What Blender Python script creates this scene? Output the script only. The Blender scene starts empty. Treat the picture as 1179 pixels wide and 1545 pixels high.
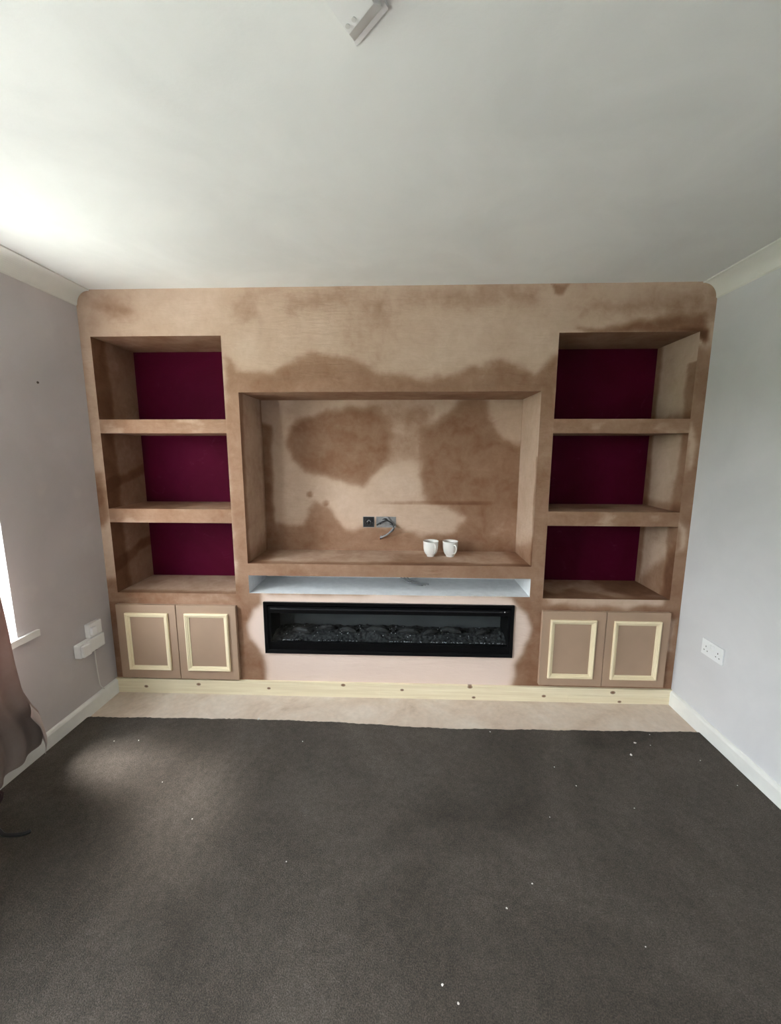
import bpy, bmesh, math, random
import numpy as np
from mathutils import Vector, Matrix, Euler
random.seed(4)
C = bpy.context.scene.collection
S = bpy.context.scene

# ------------------------------------------------------------------ camera, sky, light, exposure
W, D, H = 3.46, 4.6, 2.4            # room: x 0..W, y -D..0 (plaster face), z 0..H
cam_d = bpy.data.cameras.new('camera'); cam = bpy.data.objects.new('camera', cam_d); C.objects.link(cam)
cam_d.sensor_fit = 'HORIZONTAL'; cam_d.sensor_width = 36.0; cam_d.lens = 36.0 * 595.19 / 1179.0
cam_d.clip_start = 0.02
cam.matrix_world = (Matrix.Translation((1.826, -2.2728, 1.5187)) @ Matrix.Rotation(math.radians(2.0), 4, 'Z')
                    @ Matrix.Rotation(math.radians(90 - 8.666), 4, 'X') @ Matrix.Rotation(math.radians(0.092), 4, 'Z'))
S.camera = cam
WIN = dict(y0=-3.2, y1=-0.58, z0=0.64, z1=2.12)      # window opening in the left wall

world = bpy.data.worlds.new('overcast_sky'); S.world = world; world.use_nodes = True
nt = world.node_tree; bg = nt.nodes['Background']
tc = nt.nodes.new('ShaderNodeTexCoord'); sx = nt.nodes.new('ShaderNodeSeparateXYZ')
rp = nt.nodes.new('ShaderNodeValToRGB'); mr = nt.nodes.new('ShaderNodeMapRange')
mr.inputs['From Min'].default_value = -1; mr.inputs['From Max'].default_value = 1
rp.color_ramp.elements[0].position = 0.0; rp.color_ramp.elements[0].color = (0.36, 0.40, 0.28, 1)
rp.color_ramp.elements[1].position = 1.0; rp.color_ramp.elements[1].color = (0.78, 0.90, 1.0, 1)
e = rp.color_ramp.elements.new(0.49); e.color = (0.40, 0.43, 0.33, 1)
e = rp.color_ramp.elements.new(0.53); e.color = (0.92, 0.97, 1.0, 1)
nt.links.new(tc.outputs['Generated'], sx.inputs[0]); nt.links.new(sx.outputs['Z'], mr.inputs['Value'])
nt.links.new(mr.outputs[0], rp.inputs[0]); nt.links.new(rp.outputs[0], bg.inputs['Color'])
bg.inputs['Strength'].default_value = 8.0

sun_d = bpy.data.lights.new('hazy_sun', 'SUN'); sun = bpy.data.objects.new('hazy_sun', sun_d); C.objects.link(sun)
sun_d.energy = 22.0; sun_d.angle = math.radians(30); sun_d.color = (1.0, 0.98, 0.95)
sun.rotation_euler = Vector((0.36, -0.05, -0.93)).to_track_quat('-Z', 'Y').to_euler()

pd_ = bpy.data.lights.new('window_portal', 'AREA'); po = bpy.data.objects.new('window_portal', pd_); C.objects.link(po)
pd_.shape = 'RECTANGLE'; pd_.size = WIN['y1'] - WIN['y0']; pd_.size_y = WIN['z1'] - WIN['z0']
pd_.cycles.is_portal = True
po.location = (-0.2, (WIN['y0'] + WIN['y1']) / 2, (WIN['z0'] + WIN['z1']) / 2)
po.rotation_euler = (math.radians(90), 0, math.radians(-90))

S.view_settings.view_transform = 'Standard'; S.view_settings.look = 'None'
S.view_settings.gamma = 1.0; S.view_settings.use_curve_mapping = False
S.view_settings.exposure = 1.95

# ------------------------------------------------------------------ noise
def _hash(i, j, k):
    n = (i * 374761393 + j * 668265263 + k * 2147483647 + 144665) & 0xffffffff
    n = ((n ^ (n >> 13)) * 1274126177) & 0xffffffff
    return ((n ^ (n >> 16)) & 0xffff) / 65535.0
def vnoise(P):
    P = np.asarray(P, float); I = np.floor(P).astype(np.int64); F = P - I; F = F * F * (3 - 2 * F)
    r = 0
    for a in (0, 1):
        for b in (0, 1):
            for c in (0, 1):
                w = (F[:, 0] if a else 1 - F[:, 0]) * (F[:, 1] if b else 1 - F[:, 1]) * (F[:, 2] if c else 1 - F[:, 2])
                r = r + w * _hash(I[:, 0] + a, I[:, 1] + b, I[:, 2] + c)
    return r
def fbm(P, s, o=3):
    r = 0; t = 0; a = 1.0
    for i in range(o):
        r = r + a * vnoise(P * s + 17.3 * i); t += a; a *= 0.5; s *= 2.03
    return r / t * 2 - 1
def sstep(e0, e1, x):
    t = np.clip((x - e0) / (e1 - e0), 0, 1); return t * t * (3 - 2 * t)
def inpoly(p, q, poly):                      # signed distance to polygon (negative inside)
    d = np.full(p.shape, 1e9); ins = np.zeros(p.shape, bool)
    n = len(poly)
    for i in range(n):
        x0, y0 = poly[i]; x1, y1 = poly[(i + 1) % n]
        ex, ey = x1 - x0, y1 - y0
        t = np.clip(((p - x0) * ex + (q - y0) * ey) / (ex * ex + ey * ey + 1e-12), 0, 1)
        d = np.minimum(d, np.hypot(p - x0 - t * ex, q - y0 - t * ey))
        c = ((y0 > q) != (y1 > q)) & (p < (x1 - x0) * (q - y0) / (y1 - y0 + 1e-12) + x0)
        ins ^= c
    return np.where(ins, -d, d)

# ------------------------------------------------------------------ materials
def mat(name):
    m = bpy.data.materials.new(name); m.use_nodes = True
    return m, m.node_tree, m.node_tree.nodes['Principled BSDF']
def node(t, k, **kw):
    n = t.nodes.new(k)
    for a, v in kw.items():
        setattr(n, a, v)
    return n
def noise_node(t, scale, detail=4, rough=0.55, vec=None, dist=0.0):
    n = node(t, 'ShaderNodeTexNoise'); n.inputs['Scale'].default_value = scale
    n.inputs['Detail'].default_value = detail; n.inputs['Roughness'].default_value = rough
    n.inputs['Distortion'].default_value = dist
    if vec is None:
        g = node(t, 'ShaderNodeTexCoord'); vec = g.outputs['Object']
    t.links.new(vec, n.inputs['Vector']); return n
def ramp(t, fac, stops):
    r = node(t, 'ShaderNodeValToRGB'); e = r.color_ramp.elements
    while len(e) < len(stops): e.new(0.5)
    for i, (p, c) in enumerate(stops):
        e[i].position = p; e[i].color = (*c, 1) if len(c) == 3 else c
    t.links.new(fac, r.inputs[0]); return r
def mix(t, fac, a, b, mode='MIX'):
    m = node(t, 'ShaderNodeMix', data_type='RGBA', blend_type=mode)
    for s, v in ((0, fac), (6, a), (7, b)):
        if hasattr(v, 'is_output'): t.links.new(v, m.inputs[s])
        else: m.inputs[s].default_value = v if s == 0 else (*v, 1)
    return m.outputs[2]
def bump(t, b, h, strength=0.2, dist=0.005):
    n = node(t, 'ShaderNodeBump'); n.inputs['Strength'].default_value = strength; n.inputs['Distance'].default_value = dist
    t.links.new(h, n.inputs['Height']); t.links.new(n.outputs[0], b.inputs['Normal'])
def simple(name, col, rough=0.5, metal=0.0, var=0.0, vs=8.0, bs=0.0, bscale=200, spec=0.5, coat=0.0):
    m, t, b = mat(name)
    b.inputs['Roughness'].default_value = rough; b.inputs['Metallic'].default_value = metal
    b.inputs['Specular IOR Level'].default_value = spec; b.inputs['Coat Weight'].default_value = coat
    n = noise_node(t, vs, 4)
    lo = tuple(c * (1 - var) for c in col); hi = tuple(min(1, c * (1 + var)) for c in col)
    r = ramp(t, n.outputs[0], [(0.3, lo), (0.7, hi)]); t.links.new(r.outputs[0], b.inputs['Base Color'])
    if bs: bump(t, b, noise_node(t, bscale, 3).outputs[0], bs, 0.002)
    return m

# fresh plaster: attribute "wet" = how damp, "pale" = how pinkish dry
m_plaster, t, b = mat('fresh_plaster')
at = node(t, 'ShaderNodeAttribute', attribute_name='wet'); ap = node(t, 'ShaderNodeAttribute', attribute_name='pale')
n1 = noise_node(t, 7, 6, 0.6, dist=0.6); n2 = noise_node(t, 24, 6, 0.6, dist=0.5)
ad = node(t, 'ShaderNodeMath', operation='MULTIPLY_ADD'); t.links.new(n1.outputs[0], ad.inputs[0]); ad.inputs[1].default_value = 0.38
t.links.new(at.outputs['Fac'], ad.inputs[2])
ad2 = node(t, 'ShaderNodeMath', operation='MULTIPLY_ADD'); t.links.new(n2.outputs[0], ad2.inputs[0]); ad2.inputs[1].default_value = 0.24
t.links.new(ad.outputs[0], ad2.inputs[2])
sb_ = node(t, 'ShaderNodeMath', operation='SUBTRACT'); t.links.new(ad2.outputs[0], sb_.inputs[0]); sb_.inputs[1].default_value = 0.29
cr = ramp(t, sb_.outputs[0], [(0.0, (0.68, 0.52, 0.41)), (0.28, (0.54, 0.385, 0.285)), (0.5, (0.36, 0.22, 0.145)), (0.72, (0.245, 0.125, 0.07)), (1.0, (0.14, 0.058, 0.028))])
col = mix(t, ap.outputs['Fac'], cr.outputs[0], (0.80, 0.64, 0.56))
t.links.new(col, b.inputs['Base Color']); b.inputs['Roughness'].default_value = 0.82; b.inputs['Specular IOR Level'].default_value = 0.25
mp = node(t, 'ShaderNodeMapping'); g = node(t, 'ShaderNodeTexCoord'); t.links.new(g.outputs['Object'], mp.inputs[0]); mp.inputs['Scale'].default_value = (6, 6, 30)
mp.inputs['Rotation'].default_value = (0, 0.25, 0)
n3 = noise_node(t, 1.0, 5, 0.65, vec=mp.outputs[0], dist=0.8)
bump(t, b, n3.outputs[0], 0.5, 0.008)

m_maroon, t, b = mat('maroon_wall_paint')
n1 = noise_node(t, 3, 5, 0.6, dist=0.8); n2 = noise_node(t, 9, 6, 0.7, dist=1.5)
r = ramp(t, n1.outputs[0], [(0.3, (0.066, 0.0012, 0.014)), (0.7, (0.088, 0.0022, 0.022))])
r2 = ramp(t, n2.outputs[0], [(0.62, (0, 0, 0)), (0.80, (0.32, 0.32, 0.32))])
t.links.new(mix(t, r2.outputs[0], r.outputs[0], (0.20, 0.06, 0.11)), b.inputs['Base Color']); b.inputs['Roughness'].default_value = 0.7
b.inputs['Specular IOR Level'].default_value = 0.08

def wall_paint(name, col, patch, amt):
    m, t, b = mat(name)
    n1 = noise_node(t, 2.2, 5, 0.55, dist=0.5); n2 = noise_node(t, 5, 3, 0.5)
    r = ramp(t, n1.outputs[0], [(0.35, tuple(c * 0.94 for c in col)), (0.65, tuple(min(1, c * 1.04) for c in col))])
    r2 = ramp(t, n2.outputs[0], [(0.58, (0, 0, 0)), (0.72, (amt, amt, amt))])
    t.links.new(mix(t, r2.outputs[0], r.outputs[0], patch), b.inputs['Base Color']); b.inputs['Roughness'].default_value = 0.75
    b.inputs['Specular IOR Level'].default_value = 0.3
    bump(t, b, noise_node(t, 90, 4).outputs[0], 0.12, 0.003)
    return m
m_wall_left = wall_paint('lilac_grey_wall_paint', (0.56, 0.52, 0.52), (0.64, 0.60, 0.58), 0.45)
m_wall = wall_paint('pale_lilac_wall_paint', (0.69, 0.685, 0.70), (0.72, 0.71, 0.72), 0.4)
m_ceil = wall_paint('white_ceiling_paint', (0.80, 0.80, 0.78), (0.83, 0.82, 0.81), 0.3)
m_cove = simple('white_coving_paint', (0.80, 0.79, 0.74), 0.6, var=0.02)
m_white = simple('white_plastic', (0.82, 0.82, 0.81), 0.35, var=0.02)
m_plate = simple('white_socket_plastic', (0.86, 0.87, 0.88), 0.3, var=0.01)
m_gloss = simple('white_gloss_paint', (0.80, 0.80, 0.77), 0.35, var=0.04, vs=12)
m_dark = simple('black_slot', (0.02, 0.02, 0.02), 0.6)
m_mdf = simple('bare_mdf_board', (0.42, 0.29, 0.205), 0.8, var=0.07, vs=3, bs=0.1, bscale=400, spec=0.2)
m_board = simple('white_gypsum_board', (0.80, 0.81, 0.82), 0.85, var=0.06, vs=25, bs=0.25, bscale=150, spec=0.2)
m_black = simple('black_powder_coated_metal', (0.004, 0.004, 0.0045), 0.3, var=0.1, spec=0.18)
m_blackm = simple('matt_black_liner', (0.008, 0.008, 0.008), 0.7, var=0.1, spec=0.2)
m_screen = simple('grey_fire_screen', (0.13, 0.135, 0.135), 0.6, var=0.12, vs=5, spec=0.2)
m_coal = simple('charcoal_log', (0.05, 0.048, 0.046), 0.7, var=0.4, vs=30, bs=0.5, bscale=80)
m_bed = simple('grey_crushed_ember', (0.055, 0.055, 0.055), 0.7, var=0.7, vs=60, bs=0.4, bscale=90, spec=0.3)
m_crystal = simple('clear_white_crystal', (0.72, 0.74, 0.76), 0.1, var=0.1)
m_cup = simple('white_glazed_china', (0.84, 0.83, 0.80), 0.15, var=0.01, coat=0.5)
m_galv = simple('galvanised_steel', (0.30, 0.30, 0.30), 0.45, metal=0.6, var=0.25, vs=30)
m_cable = simple('grey_cable_sheath', (0.30, 0.30, 0.31), 0.5, var=0.1)
m_cableb = simple('black_cable_sheath', (0.015, 0.015, 0.017), 0.4)
m_copper = simple('copper_wire_end', (0.6, 0.3, 0.16), 0.3, metal=1.0)
m_cordw = simple('white_cord', (0.70, 0.69, 0.66), 0.5)
m_maroonc = simple('dark_maroon_cloth', (0.022, 0.007, 0.008), 0.9, var=0.3, vs=12)
m_crumb = simple('white_plaster_crumb', (0.80, 0.77, 0.72), 0.8, var=0.1, vs=60)
m_bounce_paving = simple('pale_paving', (0.23, 0.24, 0.215), 0.9, var=0.12, vs=3)  # for the unseen outdoor slab that bounces daylight indoors

m_curtain, t, b = mat('beige_curtain_fabric')
n1 = noise_node(t, 5, 5, 0.6)
r = ramp(t, n1.outputs[0], [(0.3, (0.20, 0.158, 0.142)), (0.7, (0.29, 0.235, 0.212))])
t.links.new(r.outputs[0], b.inputs['Base Color']); b.inputs['Roughness'].default_value = 0.9
tr = node(t, 'ShaderNodeBsdfTranslucent'); tr.inputs['Color'].default_value = (0.60, 0.38, 0.33, 1)
ms = node(t, 'ShaderNodeMixShader'); ms.inputs[0].default_value = 0.13
t.links.new(b.outputs[0], ms.inputs[1]); t.links.new(tr.outputs[0], ms.inputs[2]); t.links.new(ms.outputs[0], t.nodes['Material Output'].inputs[0])
m_lining = simple('pale_curtain_lining', (0.48, 0.41, 0.39), 0.9, var=0.06, vs=5)

m_glass, t, b = mat('window_glass')
fr = node(t, 'ShaderNodeFresnel'); fr.inputs[0].default_value = 1.45
tp = node(t, 'ShaderNodeBsdfTransparent'); gl = node(t, 'ShaderNodeBsdfGlossy'); gl.inputs['Roughness'].default_value = 0.0
ms = node(t, 'ShaderNodeMixShader'); t.links.new(fr.outputs[0], ms.inputs[0]); t.links.new(tp.outputs[0], ms.inputs[1]); t.links.new(gl.outputs[0], ms.inputs[2])
t.links.new(ms.outputs[0], t.nodes['Material Output'].inputs[0])

def front_only(t, fr, ms):                    # reflect on the outer surface only (thin pane, no inner total reflection)
    ge = node(t, 'ShaderNodeNewGeometry'); a = node(t, 'ShaderNodeMath', operation='SUBTRACT'); a.inputs[0].default_value = 1
    t.links.new(ge.outputs['Backfacing'], a.inputs[1]); m_ = node(t, 'ShaderNodeMath', operation='MULTIPLY')
    t.links.new(a.outputs[0], m_.inputs[0]); t.links.new(fr.outputs[0], m_.inputs[1]); t.links.new(m_.outputs[0], ms.inputs[0])
front_only(m_glass.node_tree, fr, ms)

# raw pine
def pine(name, lo, hi, axis='x', knots=()):
    m, t, b = mat(name)
    g = node(t, 'ShaderNodeTexCoord'); mp = node(t, 'ShaderNodeMapping'); t.links.new(g.outputs['Object'], mp.inputs[0])
    mp.inputs['Scale'].default_value = (2.0, 40, 55) if axis == 'x' else (55, 40, 2.0)
    n1 = noise_node(t, 1.0, 5, 0.6, vec=mp.outputs[0], dist=0.7)
    r = ramp(t, n1.outputs[0], [(0.3, lo), (0.7, hi)]); c = r.outputs[0]
    if knots:
        sp = node(t, 'ShaderNodeSeparateXYZ'); t.links.new(g.outputs['Object'], sp.inputs[0])
        acc = None
        for (kx, kz, kr) in knots:
            cv = node(t, 'ShaderNodeCombineXYZ')
            for k, (o, cc, rr) in enumerate((('X', kx, kr * 1.5), ('Z', kz, kr))):
                q = node(t, 'ShaderNodeMath', operation='SUBTRACT'); t.links.new(sp.outputs[o], q.inputs[0]); q.inputs[1].default_value = cc
                q2 = node(t, 'ShaderNodeMath', operation='DIVIDE'); t.links.new(q.outputs[0], q2.inputs[0]); q2.inputs[1].default_value = rr
                t.links.new(q2.outputs[0], cv.inputs[k])
            ln = node(t, 'ShaderNodeVectorMath', operation='LENGTH'); t.links.new(cv.outputs[0], ln.inputs[0])
            if acc is None: acc = ln.outputs['Value']
            else:
                mn = node(t, 'ShaderNodeMath', operation='MINIMUM'); t.links.new(acc, mn.inputs[0]); t.links.new(ln.outputs['Value'], mn.inputs[1]); acc = mn.outputs[0]
        rk = ramp(t, acc, [(0.0, (1, 1, 1)), (0.72, (0.75, 0.75, 0.75)), (1.0, (0, 0, 0))])
        c = mix(t, rk.outputs[0], c, (0.16, 0.065, 0.03))
    t.links.new(c, b.inputs['Base Color']); b.inputs['Roughness'].default_value = 0.6; b.inputs['Specular IOR Level'].default_value = 0.3
    return m
KN = [(0.196, 0.044, 0.010), (0.536, 0.066, 0.011), (0.984, 0.049, 0.009), (1.454, 0.082, 0.011), (1.821, 0.058, 0.009), (2.239, 0.088, 0.012),
      (2.264, 0.018, 0.009), (2.691, 0.038, 0.010), (3.104, 0.072, 0.012), (3.149, 0.012, 0.009)]
m_pine = pine('raw_pine_board', (0.74, 0.63, 0.43), (0.90, 0.81, 0.60), 'x', KN)
m_mouldx = pine('raw_pine_moulding_rail', (0.80, 0.66, 0.43), (0.92, 0.80, 0.57), 'x')
m_mouldz = pine('raw_pine_moulding_stile', (0.80, 0.66, 0.43), (0.92, 0.80, 0.57), 'z')

# sub-floor: dusty beige screed
m_floor, t, b = mat('dusty_beige_subfloor')
n1 = noise_node(t, 4, 6, 0.65, dist=0.8); n2 = noise_node(t, 30, 5, 0.6)
r = ramp(t, n1.outputs[0], [(0.22, (0.50, 0.38, 0.29)), (0.45, (0.65, 0.53, 0.43)), (0.75, (0.75, 0.66, 0.57))])
r2 = ramp(t, n2.outputs[0], [(0.3, (0.88, 0.88, 0.88)), (0.7, (1, 1, 1))])
t.links.new(mix(t, 1.0, r.outputs[0], r2.outputs[0], 'MULTIPLY'), b.inputs['Base Color']); b.inputs['Roughness'].default_value = 0.85

# carpet
m_carpet, t, b = mat('grey_brown_carpet')
n1 = noise_node(t, 1.6, 5, 0.6, dist=0.6); n2 = noise_node(t, 260, 3, 0.7); n3 = noise_node(t, 45, 4, 0.7)
r1 = ramp(t, n1.outputs[0], [(0.3, (0.050, 0.040, 0.031)), (0.7, (0.112, 0.094, 0.078))])
r2 = ramp(t, n2.outputs[0], [(0.3, (0.5, 0.5, 0.5)), (0.5, (0.95, 0.95, 0.95)), (0.7, (1.7, 1.7, 1.7))])
r3 = ramp(t, n3.outputs[0], [(0.3, (0.78, 0.78, 0.78)), (0.7, (1.2, 1.2, 1.2))])
c = mix(t, 1.0, r1.outputs[0], r2.outputs[0], 'MULTIPLY'); c = mix(t, 1.0, c, r3.outputs[0], 'MULTIPLY')
vo = node(t, 'ShaderNodeTexVoronoi'); vo.inputs['Scale'].default_value = 26; g = node(t, 'ShaderNodeTexCoord'); t.links.new(g.outputs['Object'], vo.inputs['Vector'])
rv = ramp(t, vo.outputs['Distance'], [(0.0, (0.5, 0.5, 0.5)), (0.05, (0, 0, 0))])
c = mix(t, rv.outputs[0], c, (0.30, 0.27, 0.22))
t.links.new(c, b.inputs['Base Color']); b.inputs['Roughness'].default_value = 0.95; b.inputs['Specular IOR Level'].default_value = 0.15
b.inputs['Sheen Weight'].default_value = 0.06; b.inputs['Sheen Roughness'].default_value = 0.6
bump(t, b, n2.outputs[0], 0.9, 0.006)

# ------------------------------------------------------------------ mesh helpers
def link(name, me, m, parent=None):
    o = bpy.data.objects.new(name, me); C.objects.link(o)
    if m is not None and not me.materials: me.materials.append(m)
    if parent is not None: o.parent = parent
    return o
def obj(name, bm, m, parent=None, smooth=False, bev=0.0):
    if bev:
        bmesh.ops.bevel(bm, geom=list(bm.edges), offset=bev, segments=2, affect='EDGES', profile=0.6)
    bmesh.ops.recalc_face_normals(bm, faces=list(bm.faces))
    me = bpy.data.meshes.new(name); bm.to_mesh(me); bm.free()
    if smooth: me.polygons.foreach_set('use_smooth', [True] * len(me.polygons))
    return link(name, me, m, parent)
def box(bm, x0, x1, y0, y1, z0, z1):
    vs = [bm.verts.new(p) for p in ((x0, y0, z0), (x1, y0, z0), (x1, y1, z0), (x0, y1, z0), (x0, y0, z1), (x1, y0, z1), (x1, y1, z1), (x0, y1, z1))]
    for f in ((0, 3, 2, 1), (4, 5, 6, 7), (0, 1, 5, 4), (1, 2, 6, 5), (2, 3, 7, 6), (3, 0, 4, 7)): bm.faces.new([vs[i] for i in f])
def boxes(*bs):
    bm = bmesh.new()
    for q in bs: box(bm, *q)
    return bm
def prism(bm, prof, p0, p1, ax, ay):         # extrude 2D profile (a,b) from p0 to p1 with basis ax, ay
    p0, p1, ax, ay = map(Vector, (p0, p1, ax, ay))
    A = [bm.verts.new(p0 + ax * a + ay * b_) for a, b_ in prof]; B = [bm.verts.new(p1 + ax * a + ay * b_) for a, b_ in prof]
    n = len(prof)
    for i in range(n): bm.faces.new((A[i], A[(i + 1) % n], B[(i + 1) % n], B[i]))
    bm.faces.new(A[::-1]); bm.faces.new(B)
def tube(bm, pts, r, n=8, cap=True):
    pts = [Vector(p) for p in pts]; rings = []; up = Vector((0.13, 0.21, 0.97)).normalized()
    for i, p in enumerate(pts):
        d = (pts[min(i + 1, len(pts) - 1)] - pts[max(i - 1, 0)]).normalized()
        a = d.cross(up).normalized(); c = d.cross(a)
        rr = r[i] if isinstance(r, (list, tuple)) else r
        rings.append([bm.verts.new(p + (a * math.cos(2 * math.pi * k / n) + c * math.sin(2 * math.pi * k / n)) * rr) for k in range(n)])
    for i in range(len(rings) - 1):
        for k in range(n): bm.faces.new((rings[i][k], rings[i][(k + 1) % n], rings[i + 1][(k + 1) % n], rings[i + 1][k]))
    if cap: bm.faces.new(rings[0][::-1]); bm.faces.new(rings[-1])
def spline(ps, k=8):                          # Catmull-Rom
    ps = [Vector(p) for p in ps]; q = [ps[0]] + ps + [ps[-1]]; out = []
    for i in range(1, len(q) - 2):
        for s in range(k):
            u = s / k; a, b_, c, d = q[i - 1], q[i], q[i + 1], q[i + 2]
            out.append(0.5 * ((2 * b_) + (-a + c) * u + (2 * a - 5 * b_ + 4 * c - d) * u * u + (-a + 3 * b_ - 3 * c + d) * u ** 3))
    return out + [ps[-1]]
def thing(name, label, cat, loc=(0, 0, 0), group=None):
    o = bpy.data.objects.new(name, None); C.objects.link(o); o.location = loc; o.empty_display_size = 0.1
    o['label'] = label; o['category'] = cat
    if group: o['group'] = group
    return o
def tag(o, label, cat, group=None, kind=None):
    o['label'] = label; o['category'] = cat
    if group: o['group'] = group
    if kind: o['kind'] = kind
    return o
def struct(o, label, cat='room'):
    o['kind'] = 'structure'; o['label'] = label; o['category'] = cat; return o

# plaster patches: grids carrying the damp pattern as attributes
def lines(lo, hi, step, cuts=()):
    ks = sorted({lo, hi, *[c for c in cuts if lo < c < hi]}); out = []
    for a, b_ in zip(ks, ks[1:]):
        n = max(1, round((b_ - a) / step)); out += [a + (b_ - a) * i / n for i in range(n)]
    return out + [hi]
class Patches:
    def __init__(s): s.v = []; s.f = []; s.w = []; s.p = []; s.n = 0
    def add(s, fn, o, u, v, U, V, holes=(), step=0.012, flip=False):
        """plane origin o, unit axes u, v; extents U=(lo,hi), V=(lo,hi); fn(a, b, P) -> wet, pale"""
        us = lines(*U, step, [h[0] for h in holes] + [h[1] for h in holes]); vs = lines(*V, step, [h[2] for h in holes] + [h[3] for h in holes])
        A, B = np.meshgrid(us, vs, indexing='ij'); a = A.ravel(); b_ = B.ravel()
        P = np.array(o)[None] + a[:, None] * np.array(u)[None] + b_[:, None] * np.array(v)[None]
        w, p = fn(a, b_, P)
        nv = len(vs); F = []
        for i in range(len(us) - 1):
            mu = (us[i] + us[i + 1]) / 2
            hs = [h for h in holes if h[0] < mu < h[1]]
            for j in range(nv - 1):
                mv = (vs[j] + vs[j + 1]) / 2
                if any(h[2] < mv < h[3] for h in hs): continue
                q = (i * nv + j, (i + 1) * nv + j, (i + 1) * nv + j + 1, i * nv + j + 1)
                if flip: q = q[::-1]
                F.append(tuple(k + s.n for k in q))
        s.v.append(P); s.w.append(np.broadcast_to(w, a.shape)); s.p.append(np.broadcast_to(p, a.shape)); s.f += F; s.n += len(a)
        return s
    def build(s, name, m, parent):
        me = bpy.data.meshes.new(name); me.from_pydata(np.concatenate(s.v).tolist(), [], s.f)
        for nm, d in (('wet', s.w), ('pale', s.p)):
            at = me.attributes.new(nm, 'FLOAT', 'POINT'); at.data.foreach_set('value', np.clip(np.concatenate(d), 0, 1).astype(np.float32))
        return link(name, me, m, parent)
X, Y, Z = (1, 0, 0), (0, 1, 0), (0, 0, 1)

# ------------------------------------------------------------------ room shell
yb = 0.40                                      # the real wall stands behind the false front
floor = struct(obj('floor', boxes((-0.02, W + 0.02, -D, yb + 0.1, -0.12, 0)), m_floor), 'bare dusty beige sub-floor strip left between the carpet and the pine skirting', 'floor')
ceil = struct(obj('ceiling', boxes((-0.3, W + 0.2, -D - 0.1, yb + 0.1, H, H + 0.12)), m_ceil), 'smooth white painted ceiling', 'ceiling')
wl = WIN
bm = boxes((-0.30, 0, -D, wl['y0'], 0, H), (-0.30, 0, wl['y1'], yb, 0, H), (-0.30, 0, wl['y0'], wl['y1'], 0, wl['z0']), (-0.30, 0, wl['y0'], wl['y1'], wl['z1'], H))
wall_left = struct(obj('wall_left', bm, m_wall_left), 'lilac-grey left wall with filler patches and a window', 'wall')
wall_right = struct(obj('wall_right', boxes((W, W + 0.15, -D, yb, 0, H)), m_wall), 'pale lilac right wall with a double socket', 'wall')
struct(obj('wall_front', boxes((-0.30, W + 0.15, -D - 0.1, -D, 0, H)), m_wall), 'pale lilac wall behind the camera', 'wall')
struct(obj('wall_back', boxes((0, W, 0.357, yb + 0.06, 0, H)), m_maroon), 'deep maroon painted wall seen through the six alcoves', 'wall')

def cove(name, x, sgn, label):
    r = 0.0765; pr = [(0, 0), (r + 0.004, 0), (r + 0.004, -0.006), (r, -0.007)]
    for i in range(1, 12):
        a = math.radians(90 * i / 12); pr.append((r - (r - 0.006) * math.sin(a) * 1.0, -0.006 - (0.0835 - 0.012) * (1 - math.cos(a))))
    pr += [(0.006, -0.0775), (0, -0.0835)]
    bm = bmesh.new(); prism(bm, pr, (x, 0, H), (x, -D, H), (sgn, 0, 0), (0, 0, 1))
    return struct(obj(name, bm, m_cove), label, 'coving')
cove('trim_1', 0, 1, 'white coving between the left wall and the ceiling')
cove('trim_2', W, -1, 'white coving between the right wall and the ceiling')
def skirt(name, x, sgn, label):
    pr = [(0, 0), (0.016, 0), (0.016, 0.078), (0.012, 0.088), (0.006, 0.0935), (0, 0.095)]
    bm = bmesh.new(); prism(bm, pr, (x, -0.018, 0), (x, -D, 0), (sgn, 0, 0), (0, 0, 1))
    return struct(obj(name, bm, m_gloss), label, 'skirting board')
skirt('baseboard_left', 0, 1, 'white painted skirting board along the left wall')
skirt('baseboard_right', W, -1, 'white painted skirting board along the right wall')
# raw pine skirting under the media wall, pieced together
bb = bpy.data.objects.new('baseboard_back', None); C.objects.link(bb); struct(bb, 'raw knotty pine skirting board under the plastered media wall', 'skirting board')
for q in ((0.001, 1.680, -0.018, 0, 0, 0.0945), (1.6805, W - 0.001, -0.018, 0, 0.0475, 0.0945), (1.6805, 2.839, -0.0175, 0, 0, 0.047), (2.8396, W - 0.001, -0.018, 0, 0, 0.047)):
    obj('board', boxes(q), m_pine, bb, bev=0.0008)

# window in the left wall
w1 = bpy.data.objects.new('window_1', None); C.objects.link(w1); struct(w1, 'white window in the left wall, bright daylight beside the curtain', 'window')
y0, y1, z0, z1 = wl['y0'], wl['y1'], wl['z0'], wl['z1']; fx0, fx1 = -0.17, -0.10
obj('window_frame', boxes((fx0, fx1, y0, y0 + 0.06, z0, z1), (fx0, fx1, y1 - 0.06, y1, z0, z1), (fx0, fx1, y0 + 0.06, y1 - 0.06, z0, z0 + 0.06), (fx0, fx1, y0 + 0.06, y1 - 0.06, z1 - 0.06, z1)), m_gloss, w1)
third = (y1 - y0 - 0.12) / 3
for k in (1, 2): obj('mullion', boxes((fx0, fx1, y0 + 0.06 + third * k - 0.03, y0 + 0.06 + third * k + 0.03, z0 + 0.06, z1 - 0.06)), m_gloss, w1)
for k in range(3): obj('pane', boxes((-0.138, -0.134, y0 + 0.06 + third * k + 0.03 * (k > 0), y0 + 0.06 + third * (k + 1) - 0.03 * (k < 2), z0 + 0.06, z1 - 0.06)), m_glass, w1)
obj('window_sill', boxes((fx1, 0.0, y0, y1, z0 - 0.001, z0 + 0.004), (0.0, 0.016, y0 - 0.10, y1 + 0.10, z0 - 0.030, z0 + 0.004)), m_gloss, w1, bev=0.0015)

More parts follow.
